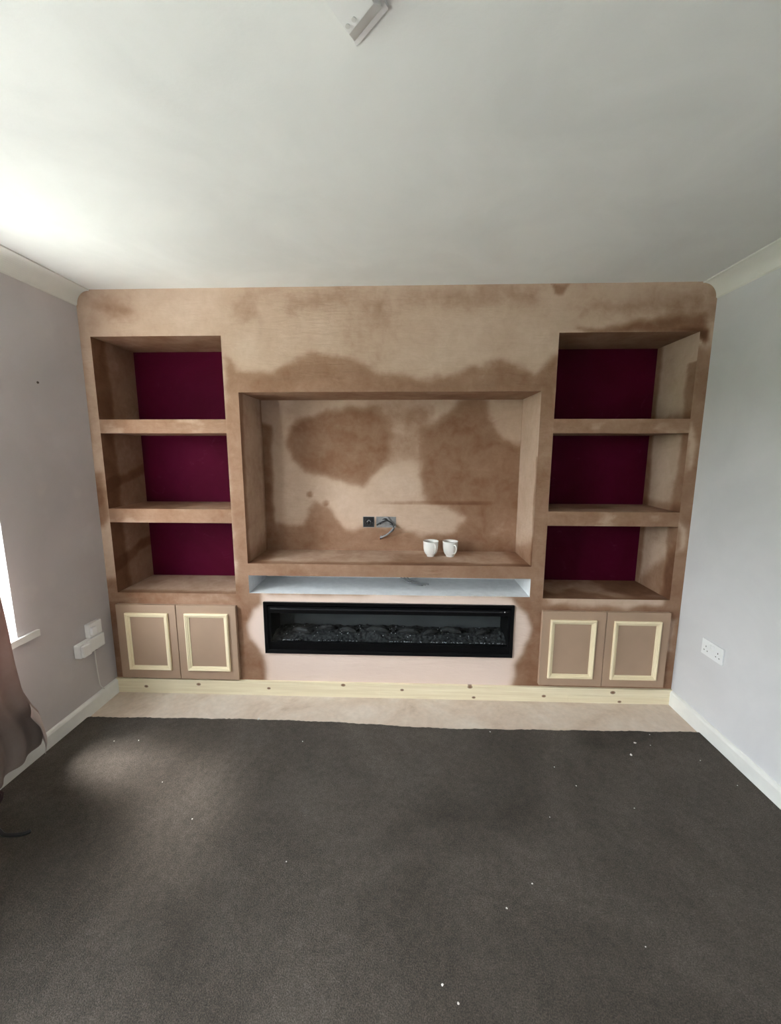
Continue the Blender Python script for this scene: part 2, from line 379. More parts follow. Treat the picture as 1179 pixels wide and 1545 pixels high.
# ------------------------------------------------------------------ plastered media wall
LX0, LX1, RX0, RX1 = 0.0605, 0.8033, 2.6543, 3.3927
AZ = [(1.7010, 2.1540), (1.1806, 1.6235), (0.6586, 1.0980)]     # alcove openings, both columns
CX0, CX1, CZ0, CZ1 = 0.8854, 2.5772, 0.8523, 1.8500
SZ0, SZ1 = 0.6654, 0.7777
FX0, FX1, FZ0, FZ1 = 0.9710, 2.4881, 0.2823, 0.6141
DP = 0.355
CABL = (0.075, 0.785, 0.13, 0.57); CABR = (2.672, 3.37, 0.13, 0.57)

mw = thing('media_wall', 'freshly plastered built-in media wall with damp brown patches, alcoves and a recess', 'media wall')

def blob(x, z, poly, soft=0.04):
    return 1 - sstep(-soft, soft, inpoly(x, z, poly))
def warp(P, amp=0.035, s=6):
    return amp * fbm(P, s), amp * fbm(P + 31.7, s)
def f_face(x, z, P):
    dx, dz = warp(P, 0.05, 5); x = x + dx; z = z + dz
    w = 0.22 + 0.16 * fbm(P, 3, 3)
    p = np.zeros_like(x)
    def add(poly, val, soft=0.03):
        nonlocal w
        m = blob(x, z, poly, soft); w = w * (1 - m) + val * m
    n = 0.10 * fbm(P, 8, 4)
    # header band above the recess
    add([(0.80, 2.03), (0.86, 1.99), (0.95, 1.955), (1.04, 1.95), (1.19, 2.0), (1.34, 2.055), (1.49, 2.02), (1.64, 1.955), (1.93, 1.935), (2.15, 1.955), (2.29, 2.015), (2.43, 2.005), (2.54, 1.955), (2.64, 2.03), (2.68, 2.03), (2.68, 0.60), (0.79, 0.60), (0.79, 2.03)], 0.56 + n, 0.035)
    # lower part
    add([(-0.1, 0.75), (0.85, 0.75), (0.85, 0.62), (3.6, 0.62), (3.6, -0.1), (-0.1, -0.1)], 0.63 + n, 0.03)
    add([(-0.1, 1.40), (0.05, 1.38), (0.07, 1.15), (0.03, 1.08), (-0.1, 1.08)], 0.66 + n)
    # faint darker clouds in the top band
    add([(0.05, 2.36), (0.30, 2.34), (0.33, 2.28), (0.20, 2.25), (0.05, 2.27)], 0.42 + n, 0.07)
    add([(0.86, 2.36), (1.0, 2.36), (1.0, 2.26), (0.88, 2.26)], 0.38, 0.05)
    add([(1.15, 2.37), (2.55, 2.39), (2.5, 2.30), (2.2, 2.27), (1.6, 2.31), (1.2, 2.24)], 0.36 + n, 0.06)
    add([(2.60, 2.41), (2.70, 2.41), (2.67, 2.37), (2.62, 2.37)], 0.66, 0.015)
    add([(2.7, 2.30), (3.5, 2.38), (3.5, 2.2), (3.0, 2.24)], 0.40 + n, 0.08)
    # smear over the right alcove and right edge
    add([(2.78, 2.165), (2.95, 2.185), (3.12, 2.215), (3.27, 2.255), (3.40, 2.235), (3.43, 2.12), (3.15, 2.14), (2.9, 2.14)], 0.68 + n, 0.025)
    add([(3.24, 2.17), (3.42, 2.175), (3.41, 2.10), (3.38, 2.13)], 0.98, 0.012)
    add([(3.37, 2.08), (3.50, 2.12), (3.50, 0.60), (3.36, 0.60)], 0.56 + n, 0.03)
    add([(3.40, 1.68), (3.425, 1.62), (3.42, 1.42), (3.395, 1.42), (3.385, 1.6)], 0.22, 0.02)
    add([(3.40, 1.14), (3.43, 1.09), (3.42, 0.95), (3.39, 0.95)], 0.22, 0.02)
    add([(3.40, 0.55), (3.45, 0.52), (3.45, 0.33), (3.40, 0.33)], 0.30, 0.02)
    # smudged paler finish on the band under the alcoves
    st = sstep(0.1, 0.5, fbm(P * np.array([1.0, 1, 3.5]), 6, 3)) * (z < 0.68) * (z > 0.57) * 0.10
    w = w - st
    # pale dry area around the fire
    pale = [(0.97, 0.655), (1.20, 0.66), (2.0, 0.66), (2.47, 0.655), (2.50, 0.61), (2.57, 0.55), (2.585, 0.47), (2.575, 0.40), (2.545, 0.30), (2.50, 0.22), (2.50, 0.05), (0.97, 0.05), (0.965, 0.26), (0.93, 0.30), (0.885, 0.37), (0.875, 0.46), (0.91, 0.56), (0.97, 0.60)]
    x2 = x - dx * 0.4; z2 = z - dz * 0.4
    m = blob(x2, z2, pale, 0.028); w = w * (1 - m) + 0.06 * m; p = m * (0.85 + 0.2 * fbm(P, 3))
    # pale left edge of the face
    m = blob(x2, z2, [(-0.1, 2.3), (0.065, 2.3), (0.065, 1.42), (-0.1, 1.42)], 0.02); w = w * (1 - m) + (0.26 + n) * m
    m = blob(x2, z2, [(-0.1, 1.05), (0.045, 1.05), (0.055, 0.78), (-0.1, 0.74)], 0.02); w = w * (1 - m) + (0.22 + n) * m
    return w, p
cab_holes = [CABL, CABR]
Patches().add(f_face, (0, 0, 0), X, Z, (0, W), (0.093, H), [(LX0, LX1, AZ[2][0], AZ[0][1]), (RX0, RX1, AZ[2][0], AZ[0][1]), (CX0, CX1, CZ0, CZ1), (CX0, CX1, SZ0, SZ1), (FX0 + 0.01, FX1 - 0.01, FZ0 + 0.01, FZ1 - 0.01)] + cab_holes, 0.011).build('front_face', m_plaster, mw)

def f_left_side(y, z, P):                     # left alcoves' outer wall: damp front strip, drier back, damp joints
    w = 0.50 + 0.10 * fbm(P, 7)
    e = 0.105 + 0.05 * fbm(P + 5, 5)
    w = w + 0.34 * (1 - sstep(e - 0.02, e + 0.03, y))
    for zc in (1.36, 0.87): 
        d = np.abs(z - zc - (y - 0.2) * 0.25 - 0.03 * fbm(P, 7)); w = w + 0.25 * (1 - sstep(0.015, 0.05, d))
    return w, 0
def f_right_side(y, z, P):
    q = fbm(P + 9, 5); e = 0.06 + 0.05 * fbm(P + 5, 6)
    w = 0.22 + 0.1 * q + 0.34 * (1 - sstep(e - 0.02, e + 0.03, y)) * (z < 2.0)
    w = w + 0.40 * sstep(0.285, 0.325, y + 0.02 * q)
    w = w + 0.35 * (1 - sstep(0.0, 0.12, z - 0.64 - 0.9 * (0.30 - y))) * (z < 1.1) * (y < 0.30)
    for zc in (1.68, 1.17): w = w + 0.3 * (1 - sstep(0.0, 0.06, np.abs(z - zc) - 0.02))
    return w, 0
def f_mid(a, b_, P): return 0.55 + 0.12 * fbm(P, 7), 0
def f_damp(a, b_, P): return 0.62 + 0.14 * fbm(P, 7), 0
def f_shelf_front(a, b_, P): return 0.55 + 0.12 * fbm(P, 7) - 0.14 * sstep(0.15, 0.5, fbm(P * np.array([1, 1, 2.5]) + 3, 8)), 0
def f_shelf_top(a, b_, P): return 0.48 + 0.2 * sstep(-0.2, 0.4, fbm(P, 5)), 0
def f_seat_right(x, y, P): return 0.80 - 0.38 * sstep(0.0, 0.3, fbm(P + 2, 4)) , 0
def f_seat_left(x, y, P): return 0.34 + 0.34 * (1 - sstep(0.02, 0.07, y + 0.02 * fbm(P, 10))) + 0.1 * fbm(P, 6), 0

for (x0, x1, fl, fr, fs) in ((LX0, LX1, f_left_side, f_mid, f_seat_left), (RX0, RX1, f_mid, f_right_side, f_seat_right)):
    Patches().add(fl, (x0, 0, 0), Y, Z, (0, DP), (AZ[2][0], AZ[0][1])).build('alcove_side', m_plaster, mw)
    Patches().add(fr, (x1, 0, 0), Y, Z, (0, DP), (AZ[2][0], AZ[0][1]), flip=True).build('alcove_side', m_plaster, mw)
    Patches().add(f_damp, (0, 0, AZ[0][1]), X, Y, (x0, x1), (0, DP), flip=True).build('alcove_top', m_plaster, mw)
    Patches().add(fs, (0, 0, AZ[2][0]), X, Y, (x0, x1), (0, DP)).build('alcove_base', m_plaster, mw)
    for k in (0, 1):
        zt, zb = AZ[k][0], AZ[k + 1][1]; P_ = Patches()
        P_.add(f_shelf_front, (0, 0.0, 0), X, Z, (x0, x1), (zb, zt)).add(f_shelf_top, (0, 0, zt), X, Y, (x0, x1), (0, DP)).add(f_mid, (0, 0, zb), X, Y, (x0, x1), (0, DP), flip=True)
        P_.build('shelf', m_plaster, mw)

def f_tv(x, z, P):
    q, r_ = warp(P, 0.045, 5); x = x + q; z = z + r_
    w = 0.19 + 0.12 * fbm(P, 3); n = 0.09 * fbm(P * np.array([1, 1, 2.5]), 6, 4)
    def add(poly, val, soft=0.035):
        nonlocal w
        m = blob(x, z, poly, soft); w = w * (1 - m) + val * m
    add([(0.85, 1.0), (0.98, 1.05), (1.12, 1.045), (1.23, 1.18), (1.32, 1.14), (1.42, 1.0), (1.60, 1.045), (1.78, 1.03), (1.96, 0.97), (2.10, 0.96), (2.65, 1.0), (2.65, 0.8), (0.85, 0.8)], 0.58 + n)
    add([(0.85, 1.75), (0.935, 1.70), (0.95, 1.1), (1.0, 0.8), (0.85, 0.8)], 0.66 + n, 0.02)
    add([(1.65, 1.82), (2.0, 1.82), (2.0, 1.45), (1.70, 1.45), (1.62, 1.5)], 0.42 + n, 0.06)
    add([(1.033, 1.57), (1.06, 1.64), (1.126, 1.70), (1.304, 1.785), (1.477, 1.81), (1.66, 1.80), (1.735, 1.70), (1.74, 1.48), (1.64, 1.38), (1.53, 1.30), (1.43, 1.33), (1.293, 1.36), (1.16, 1.39), (1.08, 1.47)], 0.64 + n)
    add([(1.951, 1.655), (2.056, 1.75), (2.18, 1.83), (2.28, 1.88), (2.36, 1.85), (2.40, 1.70), (2.467, 1.60), (2.56, 1.56), (2.65, 1.56), (2.65, 0.8), (2.10, 0.8), (2.20, 1.0), (2.24, 1.08), (2.12, 1.15), (1.958, 1.19), (1.93, 1.35), (1.95, 1.5)], 0.62 + n)
    add([(2.42, 1.12), (2.60, 1.12), (2.60, 0.92), (2.40, 0.95)], 0.47 + n, 0.05)
    w = w + 0.25 * (1 - sstep(0.004, 0.014, np.abs(z - r_ - 1.182 + 0.006 * fbm(P, 4)))) * sstep(1.5, 1.8, x) * (1 - sstep(2.3, 2.5, x))
    for (cx, cz) in ((1.19, 1.235), (1.30, 1.178)): w = w + 0.32 * (1 - sstep(0.012, 0.03, np.hypot(x - q - cx, z - r_ - cz)))
    return w, 0
def f_tv_left(y, z, P):
    w = 0.26 + 0.1 * fbm(P, 5); e = 0.05 + 0.04 * fbm(P + 5, 4)
    w = w + 0.3 * (1 - sstep(e - 0.02, e + 0.02, y)) + 0.25 * sstep(0.31, 0.345, y) + 0.25 * (1 - sstep(0.86, 1.0, z + 0.2 * (0.2 - y)))
    return w, 0
def f_tv_right(y, z, P):
    w = 0.14 + 0.07 * fbm(P, 5); e = 0.02 + 0.035 * fbm(P + 5, 4)
    return w + 0.35 * (1 - sstep(e - 0.01, e + 0.02, y)) * (z < 1.5) + 0.45 * (1 - sstep(0.86, 1.02, z + 0.3 * (y - 0.2))) + 0.3 * sstep(0.335, 0.352, y), 0
def f_tv_floor(x, y, P):
    w = 0.30 + 0.1 * fbm(P, 5) + 0.30 * (1 - sstep(0.03, 0.08, y + 0.03 * fbm(P, 6))) + 0.25 * blob(x, y, [(1.78, 0.25), (2.0, 0.25), (2.2, -0.1), (1.7, -0.1)], 0.08)
    return w + 0.3 * (1 - sstep(0.02, 0.12, x - CX0 - 0.1 * (0.355 - y))) + 0.3 * sstep(CX1 - 0.12, CX1 - 0.02, x), 0
tv = Patches().add(f_tv, (0, 0.35, 0), X, Z, (CX0, CX1), (CZ0, CZ1))
tv.build('recess_back', m_plaster, mw)
Patches().add(f_tv_left, (CX0, 0, 0), Y, Z, (0, 0.35), (CZ0, CZ1)).build('recess_side', m_plaster, mw)
Patches().add(f_tv_right, (CX1, 0, 0), Y, Z, (0, 0.35), (CZ0, CZ1), flip=True).build('recess_side', m_plaster, mw)
Patches().add(f_mid, (0, 0, CZ1), X, Y, (CX0, CX1), (0, 0.35), flip=True).build('recess_top', m_plaster, mw)
Patches().add(f_tv_floor, (0, 0, CZ0), X, Y, (CX0, CX1), (0, 0.35)).build('recess_ledge', m_plaster, mw)
# board-lined slot for boxes under the recess
s = boxes((CX0, CX1, 0.33, 0.345, SZ0, SZ1), (CX0, CX1, 0.001, 0.345, SZ0 - 0.012, SZ0), (CX0, CX1, 0.001, 0.345, SZ1, SZ1 + 0.012), (CX0 - 0.012, CX0, 0.001, 0.345, SZ0, SZ1), (CX1, CX1 + 0.012, 0.001, 0.345, SZ0, SZ1))
o = obj('slot_lining', s, m_board, mw); o['label'] = 'pale grey bare plasterboard lining of the narrow slot'
# frayed paper edge along the lower lip of the slot
bm = bmesh.new()
for k in range(26):
    x = random.choice((random.uniform(2.15, 2.50), random.uniform(0.9, 2.5))); l = random.uniform(0.008, 0.03)
    tube(bm, [(x, 0.004, SZ0 + 0.001), (x + l / 2, 0.002, SZ0 + random.uniform(0.002, 0.005)), (x + l, 0.004, SZ0 + 0.001)], 0.0016, 5)
o = obj('torn_paper_edge', bm, m_crumb, mw); o['kind'] = 'stuff'
# floor shadow gap: carcass of each cabinet closes its hole
def moulding(parent, x0, x1, z0, z1, yf):
    wd = 0.027; prof = [(0, 0), (0, 0.011), (0.004, 0.014), (0.009, 0.014), (0.011, 0.011), (0.016, 0.0105), (0.019, 0.006), (0.024, 0.005), (wd, 0.003), (wd, 0)]
    corners = [((x0, z0), (1, 1)), ((x1, z0), (-1, 1)), ((x1, z1), (-1, -1)), ((x0, z1), (1, -1))]
    for i in range(4):
        (ca, da), (cb, db) = corners[i], corners[(i + 1) % 4]
        bm = bmesh.new()
        A = [bm.verts.new((ca[0] + da[0] * s_, yf - h, ca[1] + da[1] * s_)) for s_, h in prof]
        B = [bm.verts.new((cb[0] + db[0] * s_, yf - h, cb[1] + db[1] * s_)) for s_, h in prof]
        for k in range(len(prof)):
            j = (k + 1) % len(prof); bm.faces.new((A[k], A[j], B[j], B[k]))
        bm.faces.new(A[::-1]); bm.faces.new(B)
        obj('moulding_strip', bm, m_mouldx if i in (0, 2) else m_mouldz, parent)
def cabinet(label, hole, doors):
    x0, x1, z0, z1 = hole
    t_ = thing('alcove_cabinet', label, 'cabinet', (0, 0, 0), None)
    obj('carcass', boxes((x0 + .001, x0 + 0.016, 0.0, 0.33, z0 + .001, z1 - .001), (x1 - 0.016, x1 - .001, 0.0, 0.33, z0 + .001, z1 - .001), (x0 + 0.016, x1 - 0.016, 0.0, 0.33, z0 + .001, z0 + 0.016),
                         (x0 + 0.016, x1 - 0.016, 0.0, 0.33, z1 - 0.016, z1 - .001), (x0 + .001, x1 - .001, 0.33, 0.345, z0 + .001, z1 - .001)), m_mdf, t_)
    for (a, b_, c, d, m_) in doors:
        dr = obj('cabinet_door', boxes((a, b_, -0.026, -0.002, c, d)), m_mdf, t_, bev=0.0012)
        dr['label'] = m_[4]
        moulding(dr, *m_[:4], -0.026)
    return t_
cabinet('brown board cabinet with two pine-moulded doors under the left alcoves', CABL,
        [(0.056, 0.4290, 0.107, 0.590, (0.114, 0.382, 0.167, 0.539, 'unpainted left door of the pair with pale mitred moulding')),
         (0.4340, 0.8030, 0.107, 0.590, (0.486, 0.756, 0.167, 0.541, 'unpainted right door of the pair with pale mitred moulding'))])
cabinet('brown board cabinet with two pine-moulded doors under the right alcoves', CABR,
        [(2.6515, 3.0235, 0.117, 0.588, (2.699, 2.9665, 0.167, 0.538, 'unpainted left door of the pair with pale mitred moulding')),
         (3.0275, 3.3930, 0.117, 0.588, (3.070, 3.342, 0.166, 0.536, 'unpainted right door of the pair with pale mitred moulding'))])

# ------------------------------------------------------------------ electric fire
fire = thing('electric_fireplace', 'long black letterbox electric fire set into the pale plaster', 'fireplace', (0, 0, 0))
def ring(bm, o, i, y0_, y1_, yi):
    (a, b_, c, d), (e_, f, g_, h) = o, i
    O0 = [(a, c), (b_, c), (b_, d), (a, d)]; I0 = [(e_, g_), (f, g_), (f, h), (e_, h)]
    ob = [bm.verts.new((p, y1_, q)) for p, q in O0]; of = [bm.verts.new((p, y0_, q)) for p, q in O0]
    nf = [bm.verts.new((p, yi, q)) for p, q in I0]; nb = [bm.verts.new((p, y1_, q)) for p, q in I0]
    for k in range(4):
        j = (k + 1) % 4
        for A, B in ((ob, of), (of, nf), (nf, nb), (nb, ob)): bm.faces.new((A[k], A[j], B[j], B[k]))
bm = bmesh.new(); ring(bm, (FX0, FX1, FZ0, FZ1), (FX0 + 0.020, FX1 - 0.016, FZ0 + 0.022, FZ1 - 0.018), -0.014, 0.02, -0.010); obj('outer_frame', bm, m_black, fire, bev=0.001)
IX0, IX1 = FX0 + 0.020, FX1 - 0.016
bm = boxes((IX0, IX1, -0.002, 0.02, FZ1 - 0.073, FZ1 - 0.030), (IX0, IX1, -0.002, 0.02, FZ0 + 0.022, FZ0 + 0.068), (IX0, IX0 + 0.014, -0.002, 0.02, FZ0 + 0.068, FZ1 - 0.073), (IX1 - 0.010, IX1, -0.002, 0.02, FZ0 + 0.068, FZ1 - 0.073))
obj('inner_frame', bm, m_black, fire)
obj('control_strip', boxes((IX0 + 0.02, IX1 - 0.02, -0.008, 0.0, FZ1 - 0.050, FZ1 - 0.040)), simple('satin_black_trim', (0.02, 0.02, 0.022), 0.18, var=0.05), fire, bev=0.002)
bm = bmesh.new(); bmesh.ops.create_icosphere(bm, subdivisions=2, radius=0.0035, matrix=Matrix.Translation((IX1 - 0.04, -0.009, FZ1 - 0.043))); obj('indicator', bm, m_crystal, fire)
bm = boxes((IX0, IX1, 0.21, 0.22, FZ0 + 0.02, FZ1 - 0.02)); obj('back_screen', bm, m_screen, fire)
bm = boxes((IX0, IX0 + 0.008, 0.02, 0.21, FZ0 + 0.02, FZ1 - 0.02), (IX1 - 0.008, IX1, 0.02, 0.21, FZ0 + 0.02, FZ1 - 0.02), (IX0 + .008, IX1 - .008, 0.02, 0.21, FZ1 - 0.03, FZ1 - 0.02), (IX0 + .008, IX1 - .008, 0.02, 0.21, FZ0 + 0.02, FZ0 + 0.03))
obj('firebox', bm, m_blackm, fire)
# ember bed: uneven crushed surface
nx, ny = 300, 26; gx = np.linspace(IX0 + 0.009, IX1 - 0.009, nx); gy = np.linspace(0.021, 0.2095, ny)
A, B = np.meshgrid(gx, gy, indexing='ij'); P = np.stack([A.ravel(), B.ravel(), 0 * A.ravel()], 1)
hz = FZ0 + 0.062 + 0.030 * sstep(0.02, 0.14, P[:, 1]) + 0.018 * fbm(P, 12, 3) + 0.006 * fbm(P, 60, 2)
P[:, 2] = hz; me = bpy.data.meshes.new('ember_bed')
me.from_pydata(P.tolist(), [], [(i * ny + j, (i + 1) * ny + j, (i + 1) * ny + j + 1, i * ny + j + 1) for i in range(nx - 1) for j in range(ny - 1)])
o = link('ember_bed', me, m_bed, fire); o['kind'] = 'stuff'
for lx in (1.17, 1.33, 1.47, 1.66, 1.86, 2.0, 2.13, 2.33):
    bm = bmesh.new(); l = random.uniform(0.05, 0.075); an = random.uniform(-0.5, 0.5); y_ = random.uniform(0.08, 0.14); zc = FZ0 + 0.100
    pts = [(lx + l * k / 4 * math.cos(an), y_ + l * k / 4 * math.sin(an), zc + 0.012 * (1 - (k / 4) ** 2) + random.uniform(-.003, .003)) for k in range(-4, 5)]
    tube(bm, pts, [0.006, 0.012, 0.015, 0.017, 0.018, 0.017, 0.016, 0.012, 0.006], 8); obj('log', bm, m_coal, fire)
bm = bmesh.new()
for k in range(190):
    x = random.uniform(IX0 + 0.03, IX1 - 0.03); y_ = 0.03 + 0.006 * random.random() if k < 120 else random.uniform(0.05, 0.17)
    if k < 120 and (1.20 < x < 1.28 or 1.55 < x < 1.72): continue
    r_ = random.uniform(0.0018, 0.0034); zc = FZ0 + 0.0665 + (0 if k < 120 else 0.030 * sstep(0.02, 0.14, y_) + 0.008)
    bmesh.ops.create_icosphere(bm, subdivisions=1, radius=r_, matrix=Matrix.Translation((x, y_, zc + random.uniform(0, 0.003))) @ Euler((random.random() * 3, random.random() * 3, 0)).to_matrix().to_4x4())
o = obj('crystal_chips', bm, m_crystal, fire); o['kind'] = 'stuff'
m_fglass, t, b = mat('fire_front_glass')
fr = node(t, 'ShaderNodeFresnel'); fr.inputs[0].default_value = 1.5
tp = node(t, 'ShaderNodeBsdfTransparent'); tp.inputs[0].default_value = (0.85, 0.87, 0.88, 1); gl = node(t, 'ShaderNodeBsdfGlossy'); gl.inputs['Roughness'].default_value = 0.03
ms = node(t, 'ShaderNodeMixShader'); t.links.new(fr.outputs[0], ms.inputs[0]); t.links.new(tp.outputs[0], ms.inputs[1]); t.links.new(gl.outputs[0], ms.inputs[2]); t.links.new(ms.outputs[0], t.nodes['Material Output'].inputs[0])
front_only(t, fr, ms)
obj('glass_front', boxes((IX0 + 0.014, IX1 - 0.010, 0.010, 0.014, FZ0 + 0.068, FZ1 - 0.073)), m_fglass, fire)

# ------------------------------------------------------------------ cups
def lathe(bm, prof, n=40):
    rings = [[bm.verts.new((r_ * math.cos(2 * math.pi * k / n), r_ * math.sin(2 * math.pi * k / n), z)) for k in range(n)] if r_ > 1e-6 else [bm.verts.new((0, 0, z))] for r_, z in prof]
    for A, B in zip(rings, rings[1:]):
        for k in range(n):
            j = (k + 1) % n
            if len(A) == 1: bm.faces.new((A[0], B[k], B[j]))
            elif len(B) == 1: bm.faces.new((A[k], A[j], B[0]))
            else: bm.faces.new((A[k], A[j], B[j], B[k]))
def cup_body():
    bm = bmesh.new()
    out = [(0, 0.002), (0.020, 0.002), (0.021, 0.0), (0.024, 0.001), (0.0245, 0.004), (0.024, 0.007), (0.029, 0.012), (0.036, 0.021), (0.0415, 0.034), (0.0445, 0.05), (0.0455, 0.066), (0.0455, 0.082), (0.0468, 0.094), (0.0466, 0.0955),
           (0.0455, 0.0955), (0.0442, 0.082), (0.0435, 0.06), (0.040, 0.036), (0.032, 0.018), (0.018, 0.010), (0, 0.009)]
    lathe(bm, out)
    # embossed petals round the bowl
    for v in bm.verts:
        r_ = math.hypot(v.co.x, v.co.y)
        if 0.015 < v.co.z < 0.075 and r_ > 0.03:
            a = math.atan2(v.co.y, v.co.x); k = 1 + 0.018 * math.cos(a * 8) * math.sin(v.co.z / 0.075 * math.pi); v.co.x *= k; v.co.y *= k
    return bm
def make_cup(loc, rz, label):
    t_ = thing('tea_cup', label, 'cup', loc, 'white cups on the recess ledge'); t_.rotation_euler = (0, 0, rz); t_.scale = (1.06, 1.06, 1.06)
    obj('cup_body', cup_body(), m_cup, t_, smooth=True)
    bm = bmesh.new(); tube(bm, spline([(0.044, 0, 0.076), (0.058, 0, 0.082), (0.070, 0, 0.070), (0.068, 0, 0.050), (0.055, 0, 0.032), (0.039, 0, 0.028)], 6), 0.0042, 8); obj('handle', bm, m_cup, t_, smooth=True)
    return t_
make_cup((1.999, 0.215, CZ0), math.radians(-70), 'white china cup on the recess ledge, nearer the cable outlet')
c2 = make_cup((2.124, 0.215, CZ0), math.radians(-66), 'white china cup on the recess ledge, farther from the cable outlet')

# ------------------------------------------------------------------ back boxes and cables in the recess
def back_box(label, x0, x1, z0, z1, y=0.35):
    t_ = thing('back_box', label, 'socket box', (0, 0, 0)); th = 0.0025
    bm = boxes((x0, x0 + th, y - 0.003, y + 0.006, z0, z1), (x1 - th, x1, y - 0.003, y + 0.006, z0, z1), (x0 + th, x1 - th, y - 0.003, y + 0.006, z0, z0 + th), (x0 + th, x1 - th, y - 0.003, y + 0.006, z1 - th, z1))
    obj('box_rim', bm, m_galv, t_)
    return t_
# hollow box bodies stand just in front of the recess back, sunk look from their own depth
b1 = back_box('single square metal back box with black cable, left of the pair', 1.548, 1.626, 1.013, 1.087)
obj('box_inside', boxes((1.5505, 1.6235, 0.3485, 0.3495, 1.0155, 1.0845)), m_cableb, b1)
bm = bmesh.new(); tube(bm, spline([(1.572, 0.347, 1.032), (1.566, 0.342, 1.06), (1.585, 0.332, 1.076), (1.607, 0.330, 1.06), (1.598, 0.335, 1.035), (1.58, 0.338, 1.04), (1.59, 0.340, 1.055)], 6), 0.0048, 7); obj('coiled_cable', bm, m_cableb, b1, smooth=True)
bm = bmesh.new(); tube(bm, spline([(1.575, 0.345, 1.05), (1.59, 0.334, 1.063), (1.612, 0.336, 1.045)], 6), 0.003, 6); obj('white_lead', bm, m_cable, b1, smooth=True)
b2 = back_box('double metal back box with grey cables drooping out, right of the pair', 1.638, 1.772, 1.013, 1.087)
obj('box_inside', boxes((1.6405, 1.7695, 0.3485, 0.3495, 1.0155, 1.0845)), m_galv, b2)
for k in range(4):
    bm = bmesh.new(); d = k * 0.011
    tube(bm, spline([(1.642 + d, 0.345, 1.030 + d * .3), (1.675 + d, 0.338, 1.052 + d), (1.715 + d, 0.330, 1.062 - d), (1.752 + 0.3 * d, 0.322, 1.035 - d * .2), (1.755 - 0.2 * d, 0.318, 1.005), (1.73 - 0.4 * d, 0.325, 0.982 - 0.3 * d), (1.69 - d * .6, 0.335, 0.955 - d * .3), (1.664 + 0.3 * d, 0.338, 0.938 + d * .6)], 7), 0.0056, 7)
    obj('cable', bm, m_cable if k % 2 else m_cableb, b2, smooth=True)
    bm = bmesh.new(); tube(bm, [(1.664 + 0.3 * d, 0.338, 0.938 + d * .6), (1.655 + 0.3 * d, 0.338, 0.931 + d * .6)], 0.0025, 6); obj('wire_end', bm, m_copper, b2)
bm = bmesh.new()
for k in range(3):
    tube(bm, spline([(1.75 + 0.03 * k, 0.326, 0.73), (1.80 + 0.025 * k, 0.26, 0.70 - 0.004 * k), (1.86 + 0.02 * k, 0.20, 0.6785 + 0.001 * k), (1.95 + 0.02 * k, 0.165 + 0.012 * k, 0.6715)], 6), 0.0045, 7)
tag(obj('slot_cable', bm, m_cable, None, smooth=True), 'grey cable tails lying in the plasterboard slot under the recess', 'cable')

# ------------------------------------------------------------------ sockets
ds = thing('double_socket', 'white double wall socket low on the right wall', 'socket', (W, -0.271, 0.484))
obj('face_plate', boxes((-0.009, 0.0, -0.071, 0.071, -0.043, 0.043)), m_plate, ds, bev=0.0025)
for sgn in (-1, 1):
    yc = sgn * 0.040
    for (dy, dz, w_, h_) in ((0, 0.006, 0.004, 0.008), (-0.011, -0.016, 0.0065, 0.004), (0.011, -0.016, 0.0065, 0.004)):
        obj('pin_hole', boxes((-0.0096, -0.0088, yc + dy - w_ / 2, yc + dy + w_ / 2, dz - h_ / 2, dz + h_ / 2)), m_dark, ds)
    obj('switch', boxes((-0.0125, -0.009, sgn * 0.010 - 0.0055, sgn * 0.010 + 0.0055, 0.010, 0.030)), m_plate, ds, bev=0.001)

sl = thing('socket_box', 'white surface-mounted socket box with a hanging cord on the left wall', 'socket', (0, 0, 0))
obj('box_body', boxes((0, 0.040, -0.292, -0.112, 0.376, 0.455)), m_white, sl, bev=0.008)
obj('plug_body', boxes((0.0402, 0.058, -0.290, -0.235, 0.382, 0.448)), m_white, sl, bev=0.006)
obj('cord_grip', boxes((0.010, 0.024, -0.172, -0.160, 0.366, 0.377)), m_dark, sl)
bm = bmesh.new(); tube(bm, spline([(0.014, -0.166, 0.372), (0.014, -0.166, 0.30), (0.012, -0.160, 0.20), (0.010, -0.150, 0.13), (0.020, -0.135, 0.10)], 8), 0.003, 7)
obj('cord', bm, m_cordw, sl, smooth=True)
ub = thing('wall_spur', 'white square outlet with a small plug, just above the left socket box', 'outlet', (0, 0, 0))
obj('outlet_body', boxes((0, 0.030, -0.205, -0.113, 0.4565, 0.538)), m_white, ub, bev=0.005)
obj('small_plug', boxes((0.0302, 0.045, -0.203, -0.168, 0.475, 0.518)), m_plate, ub, bev=0.004)
# old fixing holes in the left wall
for (y_, z_) in ((-0.300, 1.857),):
    bm = bmesh.new(); bmesh.ops.create_cone(bm, cap_ends=True, segments=12, radius1=0.0065, radius2=0.005, depth=0.004, matrix=Matrix.Translation((0.001, y_, z_)) @ Matrix.Rotation(math.radians(90), 4, 'Y'))
    obj('wall_plug', bm, simple('brown_wall_plug', (0.08, 0.05, 0.04), 0.6), wall_left)

